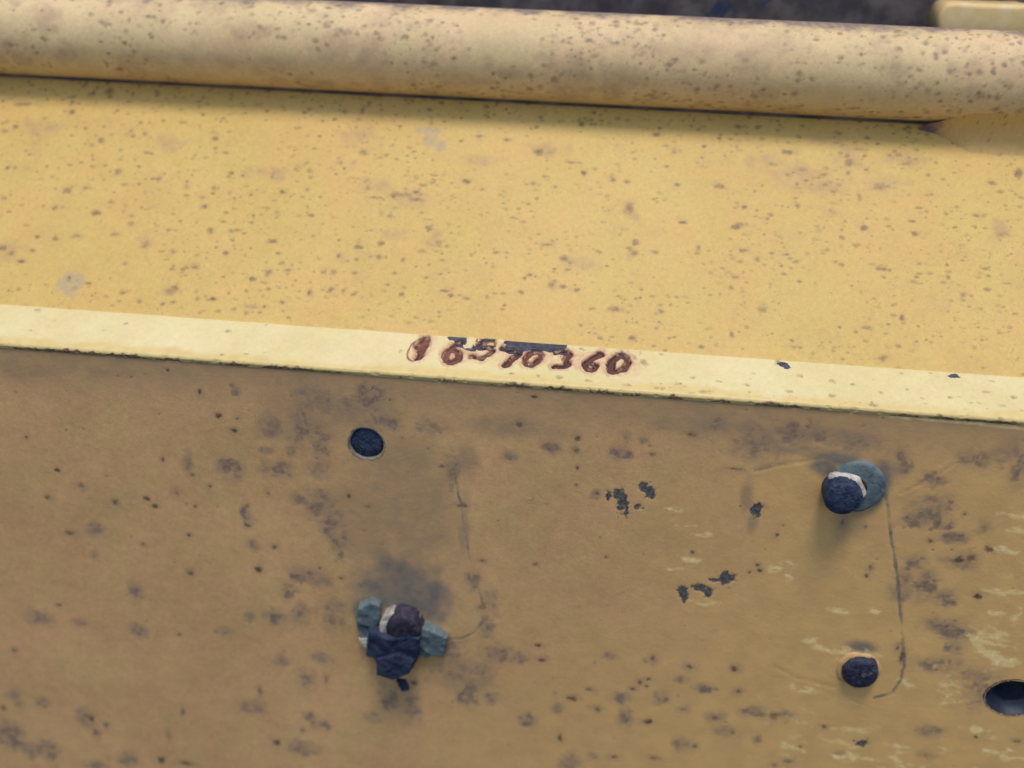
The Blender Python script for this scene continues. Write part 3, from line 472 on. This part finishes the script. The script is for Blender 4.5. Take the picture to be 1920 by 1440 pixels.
# ------------------------------------------------------------------ round rail along the top of the panel
TC = np.array([0, 84.16, 86.66]); TR = 15.21
def rail():
    X = np.arange(X0, X1, 0.55)
    th = np.radians(np.arange(-150, 262, 2.0))                  # measured from -y, upwards
    gx, ga = np.meshgrid(X, th, indexing='ij')
    arc = ga * TR
    speck, rust, grime = (np.zeros(gx.shape, np.float32) for _ in range(3))
    r = np.random.default_rng(31)
    N = 8000
    u = r.uniform(X0, X1, N); v = r.uniform(-22, 42, N)
    dens = fbm(u, v, 18, 7, 3)
    sp = [(a, b, q * r.uniform(0.9, 1.5), q, r.uniform(0.2, 0.8)) for a, b, d, q in zip(u, v, dens, 0.3 + 0.85 * r.random(N) ** 2) if d + 0.2 * (r.random() - 0.5) > 0.46 - 0.006 * max(b - 5, 0)]
    stamp(speck, X, th * TR, sp, 0.85, 0.6, 1.2, 3)
    blot = [(r.uniform(X0, X1), r.uniform(-20, 40), q * r.uniform(1, 2), q, r.uniform(0.3, 0.7)) for q in r.uniform(1.5, 6, 330)]
    stamp(rust, X, th * TR, blot, 0.7, 0.7, 4.0, 11)
    ridge = smooth(12, 25, arc + 12 * (fbm(gx, arc, 9, 15, 4) - 0.5))
    grime = ridge * (0.55 + 0.8 * fbm(gx, arc, 3.5, 19, 3))
    h = 0.15 * (fbm(gx, arc, 25, 3, 3) - 0.5) - 0.03 * speck
    rr = TR + h
    co = np.stack([gx, TC[1] - np.cos(ga) * rr, TC[2] + np.sin(ga) * rr], -1).reshape(-1, 3)
    me = mesh_np('rail', co, grid_quads(len(X), len(th)), dict(speck=speck, rust=rust, grime=grime))
    tag(link('rail', me, M_tube, frame), 'rounded yellow rail with clustered rust dots above the sloped panel')
rail()

def weld_fillet():
    """filler closing the slot between rail and panel towards the right"""
    X = np.arange(128.5, X1, 0.6); K = np.linspace(0, 1, 22)
    gx, gk = np.meshgrid(X, K, indexing='ij')
    grow = smooth(128.5, 146, gx + 3 * (fbm(gx, gk * 6, 4, 12, 3) - 0.5)) ** 0.7
    p0 = M0 + M_DIR * 79.5; a1 = math.radians(-38)
    p1 = np.array([0, TC[1] - math.cos(a1) * TR, TC[2] + math.sin(a1) * TR])
    ctrl = M0 + M_DIR * 86.5 + M_NOR * 0.4
    c = ctrl * 1.0
    pts = ((1 - gk) ** 2)[..., None] * p0 + (2 * gk * (1 - gk))[..., None] * c + (gk ** 2)[..., None] * p1
    bul = (0.2 + 0.8 * (fbm(gx, gk * 6, 5, 8, 3) - 0.5)) * np.sin(np.pi * gk) - 9.0 * (1 - grow)
    pts = pts + bul[..., None] * M_NOR
    pts = pts - (1 - np.sin(np.pi * gk) ** 0.3)[..., None] * M_NOR * 0.25
    pts[..., 0] = gx
    stain = smooth(141, 131, gx + 9 * (fbm(gx, gk * 8, 4, 18, 3) - 0.5))
    me = mesh_np('weld_fillet', pts.reshape(-1, 3), grid_quads(len(X), len(K)), dict(grime=stain, grey=0.25 * stain, rust=0.5 * stain + 0.3 * fbm(gx, gk * 10, 5, 22, 3), speck=0.7 * smooth(0.70, 0.80, fbm(gx, gk * 12, 1.6, 26, 2))))
    tag(link('weld_fillet', me, M_fill, frame), 'tan painted weld closing the right end of the dark slot')
weld_fillet()

# ------------------------------------------------------------------ shapes for fasteners
def lathe(name, prof, mat, parent, centre, segs=48, jitter=0.0, seed=0, tilt=(0, 0), squash=1.0):
    """prof: (radius, stand-off towards the viewer) pairs from the axis outwards"""
    r = np.random.default_rng(seed)
    bm = bmesh.new(); rings = []
    jit = 1 + jitter * (np.array([vnoise(np.array(math.cos(2 * math.pi * k / segs) * 2.0 + seed), np.array(math.sin(2 * math.pi * k / segs) * 2.0), 0.8, seed) for k in range(segs)]) - 0.5)
    for (rad, off) in prof:
        if rad < 1e-6:
            rings.append([bm.verts.new((0, -off, 0))]); continue
        ring = []
        for k in range(segs):
            a = 2 * math.pi * k / segs
            q = rad * jit[k]
            o = off + r.normal(0, jitter * 0.35)
            ring.append(bm.verts.new((q * math.cos(a), -(o + tilt[0] * q * math.cos(a) + tilt[1] * q * math.sin(a)), q * math.sin(a) * squash)))
        rings.append(ring)
    for A, B in zip(rings[:-1], rings[1:]):
        for k in range(segs):
            k2 = (k + 1) % segs
            if len(A) == 1: bm.faces.new((A[0], B[k], B[k2]))
            elif len(B) == 1: bm.faces.new((A[k], B[0], A[k2]))
            else: bm.faces.new((A[k], B[k], B[k2], A[k2]))
    bmesh.ops.recalc_face_normals(bm, faces=bm.faces)
    for v in bm.verts: v.co = (v.co + Vector(centre)) * MM
    for f in bm.faces: f.smooth = True
    me = bpy.data.meshes.new(name); bm.to_mesh(me); bm.free()
    return link(name, me, mat, parent)

def chunk(name, outline, y_base, thick, mat, parent, origin, seed=0, rough=0.35, slope=(0, 0)):
    """an irregular torn slab: outline (x,z) in mm, standing off the plate, uneven front, crumbled rim"""
    r = np.random.default_rng(seed)
    p = np.array(outline, float); n = len(p)
    ring = []
    for i in range(n):
        a, b = p[i], p[(i + 1) % n]
        k = max(2, int(np.hypot(*(b - a)) / 0.7))
        for t in range(k):
            q = a + (b - a) * t / k
            ring.append(q + r.normal(0, rough * 0.22, 2))
    ring = np.array(ring); c = ring.mean(0)
    levels = [(1.0, 0.0), (1.0, 0.72), (0.95, 0.94), (0.86, 1.0), (0.66, 1.0), (0.44, 1.0), (0.22, 1.0)]
    bm = bmesh.new(); R_ = []
    for s, hgt in levels:
        row = []
        for q in ring:
            w = c + (q - c) * s
            off = thick * hgt
            if hgt > 0.5:
                off += rough * 1.6 * (float(fbm(np.array(w[0]), np.array(w[1]), 3.5, seed + 3, 3)) - 0.5) * 2
                off += slope[0] * (w[0] - c[0]) + slope[1] * (w[1] - c[1])
            row.append(bm.verts.new((w[0] - origin[0], y_base - max(off, 0.0) - origin[1], w[1] - origin[2])))
        R_.append(row)
    m = len(ring)
    for A, B in zip(R_[:-1], R_[1:]):
        for k in range(m): bm.faces.new((A[k], A[(k + 1) % m], B[(k + 1) % m], B[k]))
    bm.faces.new(R_[-1])
    bmesh.ops.recalc_face_normals(bm, faces=bm.faces)
    for v in bm.verts: v.co *= MM
    for f in bm.faces: f.smooth = False
    me = bpy.data.meshes.new(name); bm.to_mesh(me); bm.free()
    return link(name, me, mat, parent)

GROUP = 'bolts in the side plate'
# flush bolt sunk in its hole, upper left
u, v, hr, sq = HOLES[0]
b = empty('bolt', (u, PLATE_Y, v)); tag(b, 'flush round dark blue bolt end sunk in its hole below the serial number', 'bolt', GROUP)
lathe('shank', [(0, -0.55), (2.5, -0.5), (4.7, -0.6), (5.3, -1.1), (5.35, -8)], M_steel, b, (0, 0, 0), jitter=0.05, seed=4)
o = lathe('hole_rim', [(hr - 0.5, -6), (hr - 0.45, -0.6), (hr - 0.15, 0.02), (hr + 0.35, 0.04), (hr + 0.8, -0.12)], M_rim, plate, (u, PLATE_Y, v), jitter=0.10, seed=9)

# snapped bolt with torn rubber cap, lower left
OB = (-35.5, PLATE_Y, -103.0)
b = empty('bolt', OB); tag(b, 'broken bolt wrapped in torn navy rubber and teal scraps at lower left', 'bolt', GROUP)
lathe('shank', [(0, 6.6), (1.2, 7.0), (2.4, 6.3), (3.6, 6.9), (4.8, 6.3), (5.7, 6.2), (6.3, 5.2), (6.0, 4.6), (6.5, 4.0), (6.1, 3.4), (6.6, 2.8), (6.6, 0)], M_stub, b, (0.9, 0, 7.4), jitter=0.26, seed=12, tilt=(0.0, 0.10))
chunk('primer_scrap', [(-39.0, -92.6), (-37.2, -90.4), (-34.0, -89.3), (-30.6, -90.4), (-29.2, -92.6), (-31.0, -92.2), (-34.2, -91.2), (-37.0, -92.0)], PLATE_Y, 3.4, M_rim, b, OB, 33, 0.3)
chunk('primer_scrap', [(-43.4, -99.0), (-43.6, -95.4), (-42.0, -91.8), (-39.0, -89.6), (-37.6, -90.6), (-40.2, -93.0), (-41.2, -96.0), (-41.0, -99)], PLATE_Y, 4.8, M_white, b, OB, 21, 0.3)
chunk('rubber_flap', [(-47.2, -97.5), (-48.9, -109.0), (-45.9, -109.8), (-44.2, -116.8), (-38.5, -117.6), (-32.2, -114.2), (-29.4, -107.4), (-29.4, -100.0), (-28.8, -98.0), (-32.5, -97.0), (-36.0, -98.2), (-40.0, -98.6)], PLATE_Y, 6.0, M_rubber, b, OB, 22, 0.55, slope=(0.02, 0.10))
chunk('rubber_lobe', [(-44.0, -108.5), (-44.4, -115.5), (-38.5, -117.0), (-32.4, -113.2), (-30.8, -107.5), (-36.0, -104.8)], PLATE_Y - 6.0, 1.6, M_rubber, b, OB, 27, 0.4)
chunk('washer_scrap', [(-51.2, -89.6), (-46.8, -87.0), (-43.6, -88.6), (-43.9, -96.0), (-45.8, -99.2), (-52.0, -98.0), (-52.8, -94.4)], PLATE_Y, 3.0, M_teal, b, OB, 23, 0.4, slope=(-0.08, 0.10))
chunk('washer_scrap', [(-52.4, -98.9), (-46.5, -100.2), (-48.8, -106.0), (-50.8, -105.6)], PLATE_Y, 2.0, M_teal, b, OB, 24, 0.3)
chunk('primer_scrap', [(-51.6, -104.2), (-48.6, -103.6), (-49.0, -108.2), (-50.6, -107.6)], PLATE_Y, 2.2, M_white, b, OB, 28, 0.3)
chunk('washer_scrap', [(-29.0, -95.0), (-24.0, -96.5), (-19.6, -99.4), (-21.3, -108.8), (-25.2, -108.4), (-30.0, -104.5)], PLATE_Y, 3.6, M_teal, b, OB, 25, 0.35, slope=(-0.06, 0.12))
chunk('washer_scrap', [(-29.6, -104.9), (-25.8, -108.6), (-27.6, -110.6), (-31.2, -108.2)], PLATE_Y, 2.2, M_teal, b, OB, 29, 0.3)
chunk('rubber_crumb', [(-38.6, -121.8), (-35.4, -122.0), (-33.8, -125.8), (-36.8, -126.4)], PLATE_Y, 1.6, M_rubber, b, OB, 26, 0.35)

# bolt with teal washer, upper right
OC = (108.8, PLATE_Y, -27.0)
b = empty('bolt', OC); tag(b, 'blue ended bolt with chipped white collar and teal washer at upper right', 'bolt', GROUP)
lathe('washer', [(3.0, 1.5), (7.4, 1.5), (8.3, 1.3), (8.6, 0.9), (8.6, -0.5)], M_teal, b, (0.9, 0, 0), jitter=0.06, seed=31, squash=1.06, tilt=(0.04, 0.03))
lathe('collar', [(4.0, 3.4), (5.4, 3.3), (6.1, 2.6), (6.4, 1.2)], M_white, b, (-3.1, 0, -0.75), jitter=0.34, seed=33)
lathe('shank', [(0, 7.7), (2.0, 7.85), (3.6, 7.6), (4.9, 7.45), (5.5, 7.0), (5.8, 6.4), (5.45, 5.9), (5.8, 5.3), (5.45, 4.8), (5.8, 4.2), (5.45, 3.7), (5.8, 3.1), (5.8, 0)], M_steel, b, (-4.0, 0, -1.3), jitter=0.10, seed=34)

# short stub, lower right
OD = (122.1, PLATE_Y, -98.2)
b = empty('bolt', OD); tag(b, 'short scratched dark bolt stub with no washer at lower right', 'bolt', GROUP)
lathe('collar', [(5.6, 0.8), (6.7, 0.6), (7.2, 0.25), (7.6, -0.3)], M_side, b, (-0.4, 0, 0.0), jitter=0.2, seed=41)
lathe('shank', [(0, 2.9), (1.6, 3.1), (3.4, 2.7), (5.0, 2.9), (5.9, 2.3), (6.35, 1.2), (6.1, 0.8), (6.4, 0.4), (6.4, 0)], M_stub2, b, (0, 0, 0), jitter=0.16, seed=42)

# open countersunk hole at the right border
u, v, hr, sq = HOLES[1]
h_ = lathe('bolt_hole', [(0, -13), (5.2, -13), (5.4, -4.0), (6.1, -3.4), (8.2, -2.4), (9.0, -0.6), (hr + 0.35, 0.05), (hr + 1.1, -0.15)], M_bore, plate, (u, PLATE_Y, v), jitter=0.05, seed=51, squash=sq)
h_['label'] = 'open dark countersunk hole at the right border'

# ------------------------------------------------------------------ what shows behind the rail
def slab(name, x0, x1, y0, y1, z0, z1, mat, parent=None, bevel=0.0, round_left=0.0, seg=5, ragged=0.0):
    bm = bmesh.new()
    pts = [(x1, z0), (x1, z1)]
    n = 10
    if round_left:
        hgt = (z1 - z0) / 2
        for k in range(n + 1):
            a = math.pi / 2 + math.pi * k / n
            pts.append((x0 + round_left + math.cos(a) * round_left, (z0 + z1) / 2 + math.sin(a) * hgt))
    else: pts += [(x0, z1), (x0, z0)]
    if ragged:
        top = [(x0 + round_left + (x1 - x0 - round_left) * k / 40, z1 + ragged * (float(fbm(np.array(k * 2.0), np.array(1.0), 5, 71, 3)) - 0.5) * 2) for k in range(39, 0, -1)]
        pts = pts[:2] + top + pts[2:]
    front = [bm.verts.new((x, y0, z)) for x, z in pts]; back = [bm.verts.new((x, y1, z)) for x, z in pts]
    bm.faces.new(front); bm.faces.new(back[::-1])
    for k in range(len(pts)): bm.faces.new((front[k], back[k], back[(k + 1) % len(pts)], front[(k + 1) % len(pts)]))
    bmesh.ops.recalc_face_normals(bm, faces=bm.faces)
    if bevel: bmesh.ops.bevel(bm, geom=[e for e in bm.edges if abs(e.verts[0].co.y - e.verts[1].co.y) < 1e-6 and e.verts[0].co.y < (y0 + y1) / 2], offset=bevel, segments=seg, affect='EDGES', profile=0.5)
    for vv in bm.verts: vv.co *= MM
    for f in bm.faces: f.smooth = True
    me = bpy.data.meshes.new(name); bm.to_mesh(me); bm.free()
    return link(name, me, mat, parent)
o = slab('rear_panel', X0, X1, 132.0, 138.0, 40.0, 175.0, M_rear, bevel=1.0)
tag(o, 'dark rust grey panel behind the top rail, shade painted into its colour', 'panel')
o = slab('bracket', 136.2, X1, 113.5, 128.0, 96.0, 107.2, M_bracket, bevel=1.8, round_left=3.5, ragged=0.7)
tag(o, 'pale yellow round ended bar behind the rail at top right corner', 'bar')
